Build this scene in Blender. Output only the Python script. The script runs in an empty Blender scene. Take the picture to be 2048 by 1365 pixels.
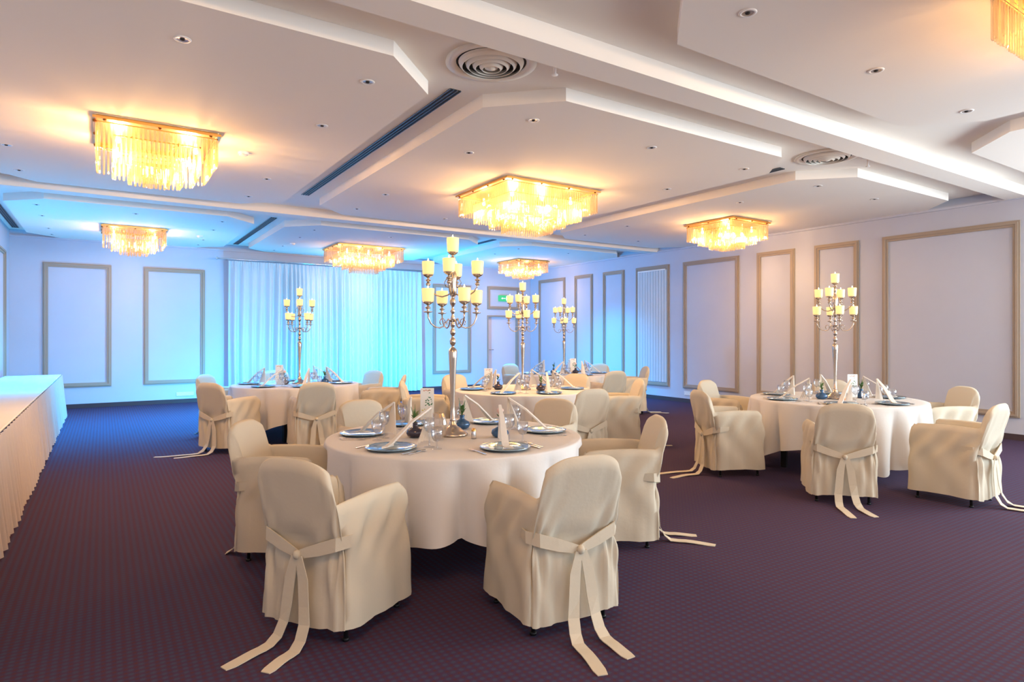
import bpy, math, random
from math import sin, cos, pi, radians, sqrt, exp
from mathutils import Vector, Matrix

# ------------------------------------------------------------------ camera, world, light, exposure
scn = bpy.context.scene
COL = scn.collection
YAW = radians(33.2)
cd = bpy.data.cameras.new('camera')
cam = bpy.data.objects.new('camera', cd)
COL.objects.link(cam)
cam.location = (0, 0, 1.45)
cam.rotation_euler = (radians(90), 0, -YAW)
cd.sensor_width = 36.0
cd.lens = 1249.0 / 2048 * 36.0
cd.shift_y = -(682.5 - 672.0) / 2048
cd.clip_start = 0.02
scn.camera = cam

world = bpy.data.worlds.new('world')
scn.world = world
world.use_nodes = True
world.node_tree.nodes['Background'].inputs[0].default_value = (0.75, 0.86, 1.0, 1)
world.node_tree.nodes['Background'].inputs[1].default_value = 1.0

scn.view_settings.view_transform = 'Standard'
scn.view_settings.look = 'None'
scn.view_settings.gamma = 1.0
scn.view_settings.use_curve_mapping = False
scn.view_settings.exposure = 0.48
scn.cycles.transparent_max_bounces = 16
scn.cycles.max_bounces = 6
scn.cycles.diffuse_bounces = 4
scn.cycles.glossy_bounces = 3
scn.cycles.transmission_bounces = 3
scn.cycles.caustics_reflective = False
scn.cycles.caustics_refractive = False
scn.cycles.sample_clamp_indirect = 4.0


def light(name, kind, loc, color, power, target=None, parent=None, **kw):
    d = bpy.data.lights.new(name, kind)
    d.color = color
    d.energy = power
    for k, v in kw.items():
        setattr(d, k, v)
    o = bpy.data.objects.new(name, d)
    COL.objects.link(o)
    o.location = loc
    if target is not None:
        dr = Vector(target) - Vector(loc)
        o.rotation_euler = dr.to_track_quat('-Z', 'Y').to_euler()
    if parent:
        o.parent = parent
    return o


# daylight entering through the windows behind the camera, plus an added ceiling fill
light('daylight_side', 'AREA', (10.4, -0.6, 1.9), (0.80, 0.93, 1.0), 430, (4.0, 3.2, 0.8), shape='RECTANGLE', size=4.6, size_y=2.1)
light('daylight_and_fill_rear', 'AREA', (8.2, -4.3, 1.9), (0.80, 0.93, 1.0), 215, (5.0, 6, 2.4), shape='RECTANGLE', size=4.6, size_y=2.1)
light('daylight_and_fill_rear', 'AREA', (1.5, -4.3, 1.9), (1.0, 0.95, 0.90), 60, (3.0, 4, 3.2), shape='RECTANGLE', size=4.6, size_y=2.1)  # added fill, aimed up to brighten the ceiling
# blue stage floods standing on the floor behind the far left round table, plus an added corner one
light('flood_curtain', 'SPOT', (3.62, 12.75, 0.30), (0.0, 0.50, 1.0), 330, (4.7, 15.0, 1.6), spot_size=radians(125), spot_blend=0.9, shadow_soft_size=0.06)
light('flood_wall', 'SPOT', (2.95, 13.0, 0.30), (0.0, 0.50, 1.0), 390, (-1.0, 14.2, 1.5), spot_size=radians(165), spot_blend=0.8, shadow_soft_size=0.06)
light('added_flood_corner', 'SPOT', (5.26, 12.64, 0.30), (0.005, 0.42, 1.0), 800, (8.4, 14.6, 1.7), spot_size=radians(175), spot_blend=1.0, shadow_soft_size=0.06)  # added flood, brings blue onto the right wall and door corner

# ------------------------------------------------------------------ materials


def mat(name, color=(0.8, 0.8, 0.8), rough=0.6, metal=0.0, spec=0.5, emit=None, estr=0.0, bump=None, sss=0.0, sheen=0.0):
    m = bpy.data.materials.new(name)
    m.use_nodes = True
    nt = m.node_tree
    b = nt.nodes['Principled BSDF']
    b.inputs['Base Color'].default_value = (*color, 1)
    b.inputs['Roughness'].default_value = rough
    b.inputs['Metallic'].default_value = metal
    b.inputs['Specular IOR Level'].default_value = spec
    if emit:
        b.inputs['Emission Color'].default_value = (*emit, 1)
        b.inputs['Emission Strength'].default_value = estr
    if sheen:
        b.inputs['Sheen Weight'].default_value = sheen
    if bump:
        scale, strength, dist = bump
        tc = nt.nodes.new('ShaderNodeTexCoord')
        n = nt.nodes.new('ShaderNodeTexNoise')
        n.inputs['Scale'].default_value = scale
        n.inputs['Detail'].default_value = 3
        bp = nt.nodes.new('ShaderNodeBump')
        bp.inputs['Strength'].default_value = strength
        bp.inputs['Distance'].default_value = dist
        nt.links.new(tc.outputs['Object'], n.inputs['Vector'])
        nt.links.new(n.outputs['Fac'], bp.inputs['Height'])
        nt.links.new(bp.outputs['Normal'], b.inputs['Normal'])
        # faint tone variation as well
        mx = nt.nodes.new('ShaderNodeMixRGB')
        mx.blend_type = 'MULTIPLY'
        mx.inputs['Color1'].default_value = (*color, 1)
        rp = nt.nodes.new('ShaderNodeValToRGB')
        rp.color_ramp.elements[0].color = (0.94, 0.94, 0.94, 1)
        rp.color_ramp.elements[1].color = (1, 1, 1, 1)
        n2 = nt.nodes.new('ShaderNodeTexNoise')
        n2.inputs['Scale'].default_value = 2.5
        nt.links.new(tc.outputs['Object'], n2.inputs['Vector'])
        nt.links.new(n2.outputs['Fac'], rp.inputs['Fac'])
        nt.links.new(rp.outputs['Color'], mx.inputs['Color2'])
        mx.inputs['Fac'].default_value = 1
        nt.links.new(mx.outputs['Color'], b.inputs['Base Color'])
    return m


def glassy(name, tint=(1, 1, 1), gloss=0.12, rough=0.03, translucent=0.0):
    m = bpy.data.materials.new(name)
    m.use_nodes = True
    nt = m.node_tree
    nt.nodes.remove(nt.nodes['Principled BSDF'])
    out = nt.nodes['Material Output']
    tr = nt.nodes.new('ShaderNodeBsdfTransparent')
    tr.inputs[0].default_value = (*tint, 1)
    gl = nt.nodes.new('ShaderNodeBsdfGlossy')
    gl.inputs['Roughness'].default_value = rough
    lw = nt.nodes.new('ShaderNodeLayerWeight')
    lw.inputs['Blend'].default_value = 0.35
    mp = nt.nodes.new('ShaderNodeMath')
    mp.operation = 'MULTIPLY_ADD'
    mp.inputs[1].default_value = 0.7
    mp.inputs[2].default_value = gloss
    mp.use_clamp = True
    nt.links.new(lw.outputs['Facing'], mp.inputs[0])
    mx = nt.nodes.new('ShaderNodeMixShader')
    nt.links.new(mp.outputs[0], mx.inputs[0])
    nt.links.new(tr.outputs[0], mx.inputs[1])
    nt.links.new(gl.outputs[0], mx.inputs[2])
    last = mx
    if translucent:
        tl = nt.nodes.new('ShaderNodeBsdfTranslucent')
        tl.inputs[0].default_value = (0.62, 0.44, 0.22, 1)
        df = nt.nodes.new('ShaderNodeBsdfDiffuse')
        df.inputs[0].default_value = (0.62, 0.44, 0.22, 1)
        m0 = nt.nodes.new('ShaderNodeMixShader')
        m0.inputs[0].default_value = 0.4
        nt.links.new(tl.outputs[0], m0.inputs[1])
        nt.links.new(df.outputs[0], m0.inputs[2])
        m2 = nt.nodes.new('ShaderNodeMixShader')
        m2.inputs[0].default_value = translucent
        nt.links.new(mx.outputs[0], m2.inputs[1])
        nt.links.new(m0.outputs[0], m2.inputs[2])
        last = m2
    nt.links.new(last.outputs[0], out.inputs[0])
    return m


def fabric(name, color, transl=0.25, rough=0.9, bump=(40, 0.25, 0.004)):
    """woven cloth that lets a little light through"""
    m = mat(name, color, rough, spec=0.15, bump=bump)
    nt = m.node_tree
    b = nt.nodes['Principled BSDF']
    out = nt.nodes['Material Output']
    tl = nt.nodes.new('ShaderNodeBsdfTranslucent')
    tl.inputs[0].default_value = (*color, 1)
    mx = nt.nodes.new('ShaderNodeMixShader')
    mx.inputs[0].default_value = transl
    nt.links.new(b.outputs[0], mx.inputs[1])
    nt.links.new(tl.outputs[0], mx.inputs[2])
    nt.links.new(mx.outputs[0], out.inputs[0])
    return m


def carpet_material():
    m = bpy.data.materials.new('patterned_carpet')
    m.use_nodes = True
    nt = m.node_tree
    N = nt.nodes.new
    L = nt.links.new
    b = nt.nodes['Principled BSDF']
    b.inputs['Roughness'].default_value = 0.95
    b.inputs['Specular IOR Level'].default_value = 0.15
    b.inputs['Sheen Weight'].default_value = 0.0
    tc = N('ShaderNodeTexCoord')

    def dots(offset, lo, hi):
        mp = N('ShaderNodeMapping')
        mp.inputs['Scale'].default_value = (25.0, 27.0, 1)
        mp.inputs['Location'].default_value = (offset, offset, 0)
        L(tc.outputs['Object'], mp.inputs['Vector'])
        fr = N('ShaderNodeVectorMath'); fr.operation = 'FRACTION'
        L(mp.outputs[0], fr.inputs[0])
        sb = N('ShaderNodeVectorMath'); sb.operation = 'SUBTRACT'
        sb.inputs[1].default_value = (0.5, 0.5, 0)
        L(fr.outputs[0], sb.inputs[0])
        ml = N('ShaderNodeVectorMath'); ml.operation = 'MULTIPLY'
        ml.inputs[1].default_value = (1, 1, 0)
        L(sb.outputs[0], ml.inputs[0])
        ln = N('ShaderNodeVectorMath'); ln.operation = 'LENGTH'
        L(ml.outputs[0], ln.inputs[0])
        mr = N('ShaderNodeMapRange')
        mr.inputs['From Min'].default_value = lo
        mr.inputs['From Max'].default_value = hi
        mr.inputs['To Min'].default_value = 1
        mr.inputs['To Max'].default_value = 0
        L(ln.outputs['Value'], mr.inputs['Value'])
        return mr.outputs[0]
    base = (0.049, 0.027, 0.064, 1)
    m1 = N('ShaderNodeMixRGB'); m1.inputs['Color1'].default_value = base
    m1.inputs['Color2'].default_value = (0.042, 0.045, 0.088, 1)
    L(dots(0.0, 0.22, 0.34), m1.inputs['Fac'])
    m2 = N('ShaderNodeMixRGB'); m2.inputs['Color2'].default_value = (0.070, 0.022, 0.036, 1)
    L(m1.outputs[0], m2.inputs['Color1'])
    L(dots(0.5, 0.16, 0.26), m2.inputs['Fac'])
    n = N('ShaderNodeTexNoise'); n.inputs['Scale'].default_value = 900
    L(tc.outputs['Object'], n.inputs['Vector'])
    rp = N('ShaderNodeMapRange'); rp.inputs['To Min'].default_value = 0.7; rp.inputs['To Max'].default_value = 1.3
    L(n.outputs['Fac'], rp.inputs['Value'])
    m3 = N('ShaderNodeVectorMath'); m3.operation = 'SCALE'
    L(m2.outputs[0], m3.inputs[0]); L(rp.outputs[0], m3.inputs['Scale'])
    L(m3.outputs[0], b.inputs['Base Color'])
    bp = N('ShaderNodeBump'); bp.inputs['Strength'].default_value = 0.5; bp.inputs['Distance'].default_value = 0.004
    L(n.outputs['Fac'], bp.inputs['Height']); L(bp.outputs[0], b.inputs['Normal'])
    return m


M = dict(
    carpet=carpet_material(),
    wall=mat('painted_wall', (0.52, 0.56, 0.66), 0.85, spec=0.2, bump=(60, 0.05, 0.002)),
    ceiling=mat('painted_ceiling', (0.86, 0.80, 0.73), 0.9, spec=0.15),
    trim=mat('taupe_moulding', (0.34, 0.28, 0.22), 0.55),
    base=mat('dark_baseboard', (0.045, 0.028, 0.035), 0.6),
    cream=fabric('cream_cotton', (0.66, 0.595, 0.48), 0.22),
    cloth=fabric('white_linen', (0.80, 0.78, 0.76), 0.18),
    napkin=fabric('ivory_damask', (0.92, 0.88, 0.82), 0.30),
    skirt=fabric('peach_cream_satin', (0.66, 0.56, 0.50), 0.20, 0.6),
    curtain=fabric('curtain_fabric', (0.74, 0.80, 0.84), 0.25, 0.7),
    leg=mat('black_steel', (0.02, 0.02, 0.022), 0.4, 0.6),
    silver=mat('silver_plate', (0.56, 0.47, 0.39), 0.24, 1.0),
    charger=mat('silver_blue_charger', (0.42, 0.60, 0.74), 0.14, 1.0),
    steel=mat('cutlery_steel', (0.75, 0.72, 0.70), 0.2, 1.0),
    brass=mat('polished_brass', (0.83, 0.50, 0.16), 0.28, 1.0),
    darkbrass=mat('dark_brass', (0.30, 0.12, 0.03), 0.4, 0.9),
    candle=mat('lit_candle_wax', (0.80, 0.62, 0.34), 0.5, emit=(1.0, 0.66, 0.22), estr=0.62),  # wax emission stands in for flame light coming through the candle
    flame=mat('candle_flame', (1, 0.9, 0.6), 0.5, emit=(1.0, 0.82, 0.45), estr=9.0),
    bulb=mat('warm_bulb', (1, 0.9, 0.7), 0.5, emit=(1.0, 0.72, 0.34), estr=14.0),
    rod=glassy('crystal_rod', (1, 0.98, 0.93), 0.10, 0.05, translucent=0.25),
    glass=glassy('clear_glass', (0.97, 0.98, 1.0), 0.10, 0.02),
    vase=mat('blue_glaze_glass', (0.03, 0.10, 0.22), 0.08, 0.3, spec=0.8),
    vasedark=mat('dark_glass', (0.05, 0.04, 0.06), 0.12, 0.3, spec=0.8),
    rose=mat('pale_rose_petal', (0.90, 0.66, 0.58), 0.6, bump=(30, 0.3, 0.004)),
    leaf=mat('rose_leaf', (0.06, 0.16, 0.04), 0.5, bump=(30, 0.3, 0.003)),
    card=mat('white_card', (0.88, 0.88, 0.84), 0.6),
    ink=mat('green_print', (0.05, 0.20, 0.10), 0.6),
    inkred=mat('red_print', (0.55, 0.16, 0.08), 0.6),
    inkyel=mat('yellow_print', (0.75, 0.62, 0.12), 0.6),
    white=mat('white_plastic', (0.82, 0.80, 0.78), 0.5),
    grille=mat('white_metal_grille', (0.82, 0.74, 0.64), 0.45),
    dark=mat('dark_cavity', (0.012, 0.008, 0.008), 0.8),
    slotm=mat('black_slot', (0.02, 0.02, 0.02), 0.6),
    slotfin=mat('slot_fin_metal', (0.20, 0.26, 0.32), 0.35, 0.7),
    lamp=mat('downlight_reflector', (0.55, 0.50, 0.46), 0.3, 0.6),
    exitg=mat('exit_green', (0.02, 0.30, 0.10), 0.5, emit=(0.05, 0.55, 0.2), estr=0.5),
    exitw=mat('exit_white', (0.9, 0.9, 0.9), 0.5, emit=(0.9, 1, 0.95), estr=0.6),
    door=mat('door_lacquer', (0.66, 0.66, 0.76), 0.5),
    orange=mat('orange_wax', (0.75, 0.30, 0.12), 0.4),
    seat=mat('wood_under_cover', (0.25, 0.15, 0.09), 0.6),
)

# ------------------------------------------------------------------ mesh helpers


class MB:
    def __init__(s):
        s.v = []; s.f = []; s.sm = []

    def add(s, verts, faces, smooth=True, mtx=None):
        o = len(s.v)
        if mtx is not None:
            verts = [tuple(mtx @ Vector(p)) for p in verts]
        s.v += [tuple(p) for p in verts]
        s.f += [tuple(i + o for i in f) for f in faces]
        s.sm += [smooth] * len(faces)
        return s

    def box(s, a, b, mtx=None):
        (x0, y0, z0), (x1, y1, z1) = a, b
        v = [(x0, y0, z0), (x1, y0, z0), (x1, y1, z0), (x0, y1, z0), (x0, y0, z1), (x1, y0, z1), (x1, y1, z1), (x0, y1, z1)]
        f = [(0, 3, 2, 1), (4, 5, 6, 7), (0, 1, 5, 4), (1, 2, 6, 5), (2, 3, 7, 6), (3, 0, 4, 7)]
        return s.add(v, f, False, mtx)

    def bbox(s, a, b, r=0.004, mtx=None):
        """box with chamfered vertical and top edges"""
        (x0, y0, z0), (x1, y1, z1) = a, b
        def ring(i, z):
            return [(x0 + i, y0 + i + r, z), (x0 + i + r, y0 + i, z), (x1 - i - r, y0 + i, z), (x1 - i, y0 + i + r, z),
                    (x1 - i, y1 - i - r, z), (x1 - i - r, y1 - i, z), (x0 + i + r, y1 - i, z), (x0 + i, y1 - i - r, z)]
        rings = [ring(r, z0), ring(0, z0 + r), ring(0, z1 - r), ring(r, z1)]
        v = [p for g in rings for p in g]
        f = [tuple(range(7, -1, -1)), tuple(range(24, 32))]
        for k in range(3):
            for i in range(8):
                j = (i + 1) % 8
                f.append((k * 8 + i, k * 8 + j, (k + 1) * 8 + j, (k + 1) * 8 + i))
        return s.add(v, f, False, mtx)

    def lathe(s, prof, n=20, loc=(0, 0, 0), smooth=True, mtx=None, squash=None):
        """prof: [(r, z)...]; closes to the axis where r == 0"""
        v = []; f = []; idx = []
        for (r, z) in prof:
            if r <= 1e-6:
                idx.append([len(v)]); v.append((loc[0], loc[1], loc[2] + z))
            else:
                row = []
                for i in range(n):
                    a = 2 * pi * i / n
                    row.append(len(v)); v.append((loc[0] + r * cos(a), loc[1] + r * sin(a), loc[2] + z))
                idx.append(row)
        for A, B in zip(idx, idx[1:]):
            if len(A) == 1 and len(B) == 1:
                continue
            for i in range(n):
                j = (i + 1) % n
                if len(A) == 1:
                    f.append((A[0], B[j], B[i]))
                elif len(B) == 1:
                    f.append((A[i], A[j], B[0]))
                else:
                    f.append((A[i], A[j], B[j], B[i]))
        return s.add(v, f, smooth, mtx)

    def tube(s, pts, rad, n=8, smooth=True, mtx=None):
        P = [Vector(p) for p in pts]
        R = rad if isinstance(rad, (list, tuple)) else [rad] * len(P)
        v = []; f = []
        up = Vector((0, 0, 1))
        for k, p in enumerate(P):
            t = (P[min(k + 1, len(P) - 1)] - P[max(k - 1, 0)]).normalized()
            a = t.cross(up)
            if a.length < 1e-3:
                a = t.cross(Vector((1, 0, 0)))
            a.normalize(); b = t.cross(a)
            for i in range(n):
                q = 2 * pi * i / n
                v.append(tuple(p + R[k] * (cos(q) * a + sin(q) * b)))
        for k in range(len(P) - 1):
            for i in range(n):
                j = (i + 1) % n
                f.append((k * n + i, k * n + j, (k + 1) * n + j, (k + 1) * n + i))
        f.append(tuple(range(n - 1, -1, -1)))
        f.append(tuple((len(P) - 1) * n + i for i in range(n)))
        return s.add(v, f, smooth, mtx)

    def ribbon(s, pts, wdir, w, th=0.003, mtx=None):
        """flat band along pts; wdir: width direction per point or one vector"""
        P = [Vector(p) for p in pts]
        v = []; f = []
        for k, p in enumerate(P):
            wd = Vector(wdir[k] if isinstance(wdir, list) else wdir).normalized()
            t = (P[min(k + 1, len(P) - 1)] - P[max(k - 1, 0)]).normalized()
            nn = t.cross(wd).normalized()
            ww = w[k] if isinstance(w, list) else w
            for (a, b) in ((-1, -1), (1, -1), (1, 1), (-1, 1)):
                v.append(tuple(p + wd * a * ww / 2 + nn * b * th / 2))
        for k in range(len(P) - 1):
            for i in range(4):
                j = (i + 1) % 4
                f.append((k * 4 + i, k * 4 + j, (k + 1) * 4 + j, (k + 1) * 4 + i))
        f.append((3, 2, 1, 0)); e = (len(P) - 1) * 4; f.append((e, e + 1, e + 2, e + 3))
        return s.add(v, f, False, mtx)

    def mesh(s, name, m):
        me = bpy.data.meshes.new(name)
        me.from_pydata(s.v, [], s.f)
        me.polygons.foreach_set('use_smooth', s.sm)
        if m:
            me.materials.append(m)
        me.update()
        return me

    def build(s, name, m, parent=None, loc=(0, 0, 0), rz=0):
        o = bpy.data.objects.new(name, s.mesh(name, m))
        COL.objects.link(o)
        o.location = loc
        o.rotation_euler = (0, 0, rz)
        if parent:
            o.parent = parent
        return o


def tag(o, label=None, cat=None, group=None, kind=None):
    if label: o['label'] = label
    if cat: o['category'] = cat
    if group: o['group'] = group
    if kind: o['kind'] = kind
    return o


def empty(name, loc, rz=0):
    o = bpy.data.objects.new(name, None)
    COL.objects.link(o)
    o.location = loc
    o.rotation_euler = (0, 0, rz)
    o.empty_display_size = 0.1
    return o


KIDS = {}


def copy_tree(o, parent=None):
    c = o.copy()
    COL.objects.link(c)
    c.parent = parent
    for ch in list(o.children):
        copy_tree(ch, c)
    return c


def struct(o):
    o['kind'] = 'structure'
    return o


def prism(mb, poly, z0, z1):
    n = len(poly)
    v = [(x, y, z0) for x, y in poly] + [(x, y, z1) for x, y in poly]
    f = [tuple(range(n - 1, -1, -1)), tuple(range(n, 2 * n))]
    for i in range(n):
        j = (i + 1) % n
        f.append((i, j, n + j, n + i))
    mb.add(v, f, False)


# ------------------------------------------------------------------ the room
XL, XR, YN, YF = -1.5, 10.6, -4.6, 15.2
ZC, ZP, ZB = 3.49, 3.38, 3.355          # recess, panels, beams

struct(MB().box((XL - 0.1, YN - 0.1, -0.1), (XR + 0.1, YF + 0.1, 0)).build('floor', M['carpet']))
ceil = struct(MB().box((XL - 0.1, YN - 0.1, ZC), (XR + 0.1, YF + 0.1, ZC + 0.12)).build('ceiling', M['ceiling']))
struct(MB().box((XL - 0.15, YN, 0), (XL, YF, ZC)).build('wall_left', M['wall']))
w = MB()
w.box((XR, YN, 0), (XR + 0.15, -2.9, ZC)); w.box((XR, 1.7, 0), (XR + 0.15, YF, ZC))
w.box((XR, -2.9, 0), (XR + 0.15, 1.7, 0.85)); w.box((XR, -2.9, 2.95), (XR + 0.15, 1.7, ZC))
struct(w.build('wall_right', M['wall']))
w = MB()
for k in range(4):
    y = -2.9 + 4.6 * k / 3
    w.box((XR + 0.05, max(-2.9, y - 0.03), 0.85), (XR + 0.11, min(1.7, y + 0.03), 2.95))
w.box((XR + 0.05, -2.9, 0.85), (XR + 0.11, 1.7, 0.90)); w.box((XR + 0.05, -2.9, 2.90), (XR + 0.11, 1.7, 2.95))
struct(w.build('window_3', M['white']))

# far wall with the door opening
DX0, DX1, DZ = 9.10, 10.17, 2.03
w = MB()
w.box((XL - 0.15, YF, 0), (DX0, YF + 0.18, ZC))
w.box((DX1, YF, 0), (XR + 0.15, YF + 0.18, ZC))
w.box((DX0, YF, DZ), (DX1, YF + 0.18, ZC))
struct(w.build('wall_far', M['wall']))
d = empty('door_1', (0, 0, 0)); struct(d)
MB().box((DX0, YF + 0.10, 0.005), (DX1, YF + 0.15, DZ)).build('door_leaf', M['door'], d)
fr = MB()
fr.box((DX0, YF - 0.015, 0), (DX0 + 0.04, YF + 0.1, DZ))
fr.box((DX1 - 0.04, YF - 0.015, 0), (DX1, YF + 0.1, DZ))
fr.box((DX0 + 0.04, YF - 0.015, DZ - 0.04), (DX1 - 0.04, YF + 0.1, DZ))
fr.build('door_frame', M['trim'], d)
hd = MB(); hd.tube([(DX0 + 0.13, YF + 0.10, 1.05), (DX0 + 0.13, YF + 0.05, 1.05), (DX0 + 0.25, YF + 0.05, 1.05)], 0.010)
hd.build('door_handle', M['steel'], d)

# near wall (behind the camera) with two window openings that the daylight comes through
WZ0, WZ1 = 0.85, 2.95
w = MB()
ops = [(-0.8, 3.8), (5.9, 10.5)]
w.box((XL - 0.15, YN - 0.15, 0), (XR + 0.15, YN, WZ0))
w.box((XL - 0.15, YN - 0.15, WZ1), (XR + 0.15, YN, ZC))
xs = [XL - 0.15] + [a for o_ in ops for a in o_] + [XR + 0.15]
for i in range(0, len(xs), 2):
    w.box((xs[i], YN - 0.15, WZ0), (xs[i + 1], YN, WZ1))
struct(w.build('wall_near', M['wall']))
for k, (a, b) in enumerate(ops):
    wf = MB()
    n = 3
    for i in range(n + 1):
        x = a + (b - a) * i / n
        wf.box((max(a, x - 0.03), YN - 0.11, WZ0), (min(b, x + 0.03), YN - 0.05, WZ1))
    wf.box((a, YN - 0.11, WZ0), (b, YN - 0.05, WZ0 + 0.05))
    wf.box((a, YN - 0.11, WZ1 - 0.05), (b, YN - 0.05, WZ1))
    o = struct(wf.build('window_%d' % (k + 1), M['white']))

# baseboards
for nm, a, b in (('baseboard_right', (XR - 0.018, YN, 0), (XR, YF, 0.085)), ('baseboard_left', (XL, YN, 0), (XL + 0.018, YF, 0.085)),
                 ('baseboard_far', (XL + 0.018, YF - 0.018, 0), (DX0, YF, 0.085))):
    struct(MB().box(a, b).build(nm, M['base']))

# ceiling: dropped panels with cut corners, two beams
def cut_poly(x0, x1, y0, y1, c, corners):
    p = []
    p += [(x0 + c, y0), (x0, y0 + c)][::-1] if 'a' in corners else [(x0, y0)]
    p += [(x1 - c, y0), (x1, y0 + c)] if 'b' in corners else [(x1, y0)]
    p += [(x1, y1 - c), (x1 - c, y1)] if 'c' in corners else [(x1, y1)]
    p += [(x0 + c, y1), (x0, y1 - c)] if 'd' in corners else [(x0, y1)]
    return p


COLS = [(-1.20, 2.175), (2.68, 6.63), (7.17, 10.60)]
ROWS = [(-4.6, 2.86), (4.05, 9.80), (10.95, 15.2)]
for ci, (x0, x1) in enumerate(COLS):
    for ri, (y0, y1) in enumerate(ROWS):
        cs = ''
        if ri > 0: cs += 'ab'
        cs += 'cd'
        mb = MB()
        prism(mb, cut_poly(x0, x1 - (0.001 if ci == 2 else 0), y0, y1 - (0.001 if ri == 2 else 0), 0.5, cs), ZP, ZC)
        mb.build('ceiling_panel', M['ceiling'], ceil)
for y0, y1 in ((3.28, 3.54), (10.10, 10.36)):
    MB().box((XL, y0, ZB), (XR, y1, ZC)).build('ceiling_beam', M['ceiling'], ceil)
# small cornice along the far and right wall
MB().box((XL, YF - 0.03, ZP - 0.035), (XR, YF, ZP)).build('cornice', M['wall'], ceil)
MB().box((XR - 0.03, YN, ZP - 0.035), (XR, YF - 0.03, ZP)).build('cornice', M['wall'], ceil)


# wall mouldings
TRIM_N = [0]


def frame_right(ya, yb, z0, z1, x=XR, s=-1, wd=0.085, dp=0.024):
    mb = MB()
    def ringbox(a, b, c, d_, dep):
        mb.box((min(x, x + s * dep), a, b), (max(x, x + s * dep), c, d_))
    for dep, i0, i1 in ((dp, 0, wd), (dp * 1.7, wd * 0.25, wd * 0.6)):
        ringbox(ya + i0, z0 + i0, ya + i1, z1 - i0, dep)
        ringbox(yb - i1, z0 + i0, yb - i0, z1 - i0, dep)
        ringbox(ya + i1, z0 + i0, yb - i1, z0 + i1, dep)
        ringbox(ya + i1, z1 - i1, yb - i1, z1 - i0, dep)
    TRIM_N[0] += 1
    return struct(mb.build('trim_%d' % TRIM_N[0], M['trim']))


def frame_far(xa, xb, z0, z1, y=YF, wd=0.085, dp=0.024):
    mb = MB()
    for dep, i0, i1 in ((dp, 0, wd), (dp * 1.7, wd * 0.25, wd * 0.6)):
        mb.box((xa + i0, y - dep, z0 + i0), (xa + i1, y, z1 - i0))
        mb.box((xb - i1, y - dep, z0 + i0), (xb - i0, y, z1 - i0))
        mb.box((xa + i1, y - dep, z0 + i0), (xb - i1, y, z0 + i1))
        mb.box((xa + i1, y - dep, z1 - i1), (xb - i1, y, z1 - i0))
    TRIM_N[0] += 1
    return struct(mb.build('trim_%d' % TRIM_N[0], M['trim']))


for ya, yb in ((13.52, 14.76), (12.37, 13.11), (11.20, 11.97), (9.76, 10.80), (7.93, 9.36), (6.73, 7.52), (5.57, 6.35), (3.37, 5.19)):
    frame_right(ya, yb, 0.31, 3.05)
frame_far(-0.99, 0.14, 0.42, 2.89)
frame_far(0.71, 1.87, 0.42, 2.89)
frame_far(7.40, 8.56, 0.42, 2.84)
frame_far(9.10, 10.19, 2.20, 2.85)
frame_right(12.4, 14.42, 0.42, 3.0, XL, 1)

# pleated blind inside the fourth right-wall frame
bl = empty('vertical_blind', (XR, 10.28, 0.40))
tag(bl, 'pale vertical blind with narrow hanging slats inside a taupe wall frame', 'blind')
mb = MB()
n = 11
for i in range(n):
    y = -0.42 + 0.84 * i / (n - 1)
    mb.box((-0.035, y - 0.034, 0.01), (-0.028, y + 0.030, 2.54), Matrix.Translation((0, 0, 0)) @ Matrix.Translation((0, y, 0)) @ Matrix.Rotation(radians(14), 4, 'Z') @ Matrix.Translation((0, -y, 0)))
mb.build('slats', M['curtain'], bl)
MB().box((-0.05, -0.43, 2.53), (0, 0.43, 2.56)).build('headrail', M['white'], bl)

# ------------------------------------------------------------------ curtain and its rod
rnd = random.Random(5)
mb = MB()
cx0, cx1, cz0, cz1 = 2.31, 6.93, 0.03, 3.11
nx, nz = 620, 26
phs = []
ph = 0
for i in range(nx + 1):
    ph += (cx1 - cx0) / nx * 2 * pi / (0.150 + 0.045 * sin(i * 0.021) + 0.025 * sin(i * 0.05 + 1))
    phs.append(ph)
v = []
for j in range(nz + 1):
    t = j / nz
    z = cz0 + (cz1 - cz0) * t
    for i in range(nx + 1):
        x = cx0 + (cx1 - cx0) * i / nx
        gather = 1 if t < 0.93 else max(0.0, (1 - t) / 0.07)
        a = 0.095 * (0.7 + 0.3 * sin(i * 0.037 + 2)) * (0.35 + 0.65 * gather) * (1 - 0.25 * t)
        y = a * sin(phs[i] + 0.4 * sin(t * 4 + i * 0.01)) + 0.02 * sin(i * 0.019 + t * 2)
        if t > 0.955:
            y += 0.012 * sin(i * 1.05)
        v.append((x + 0.012 * sin(phs[i] * 0.5) * (1 - t), y, z))
f = []
for j in range(nz):
    for i in range(nx):
        a = j * (nx + 1) + i
        f.append((a, a + 1, a + nx + 2, a + nx + 1))
mb.add(v, f)
tag(mb.build('curtain', M['curtain'], loc=(0, 14.93, 0)), 'tall gathered curtain lit cyan blue across the far wall', 'curtain')
mb = MB()
mb.tube([(2.08, 14.93, 3.145), (7.12, 14.93, 3.145)], 0.014)
for x in (2.08, 7.12):
    mb.lathe([(0, -0.03), (0.024, -0.015), (0.028, 0), (0.024, 0.015), (0, 0.03)], 12, (x, 14.93, 3.145))
for x in (2.3, 4.6, 6.95):
    mb.box((x - 0.012, 14.93, 3.135), (x + 0.012, YF, 3.155))
tag(mb.build('curtain_rod', M['steel']), 'thin metal rod carrying the long curtain below the ceiling', 'curtain rod')

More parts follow.
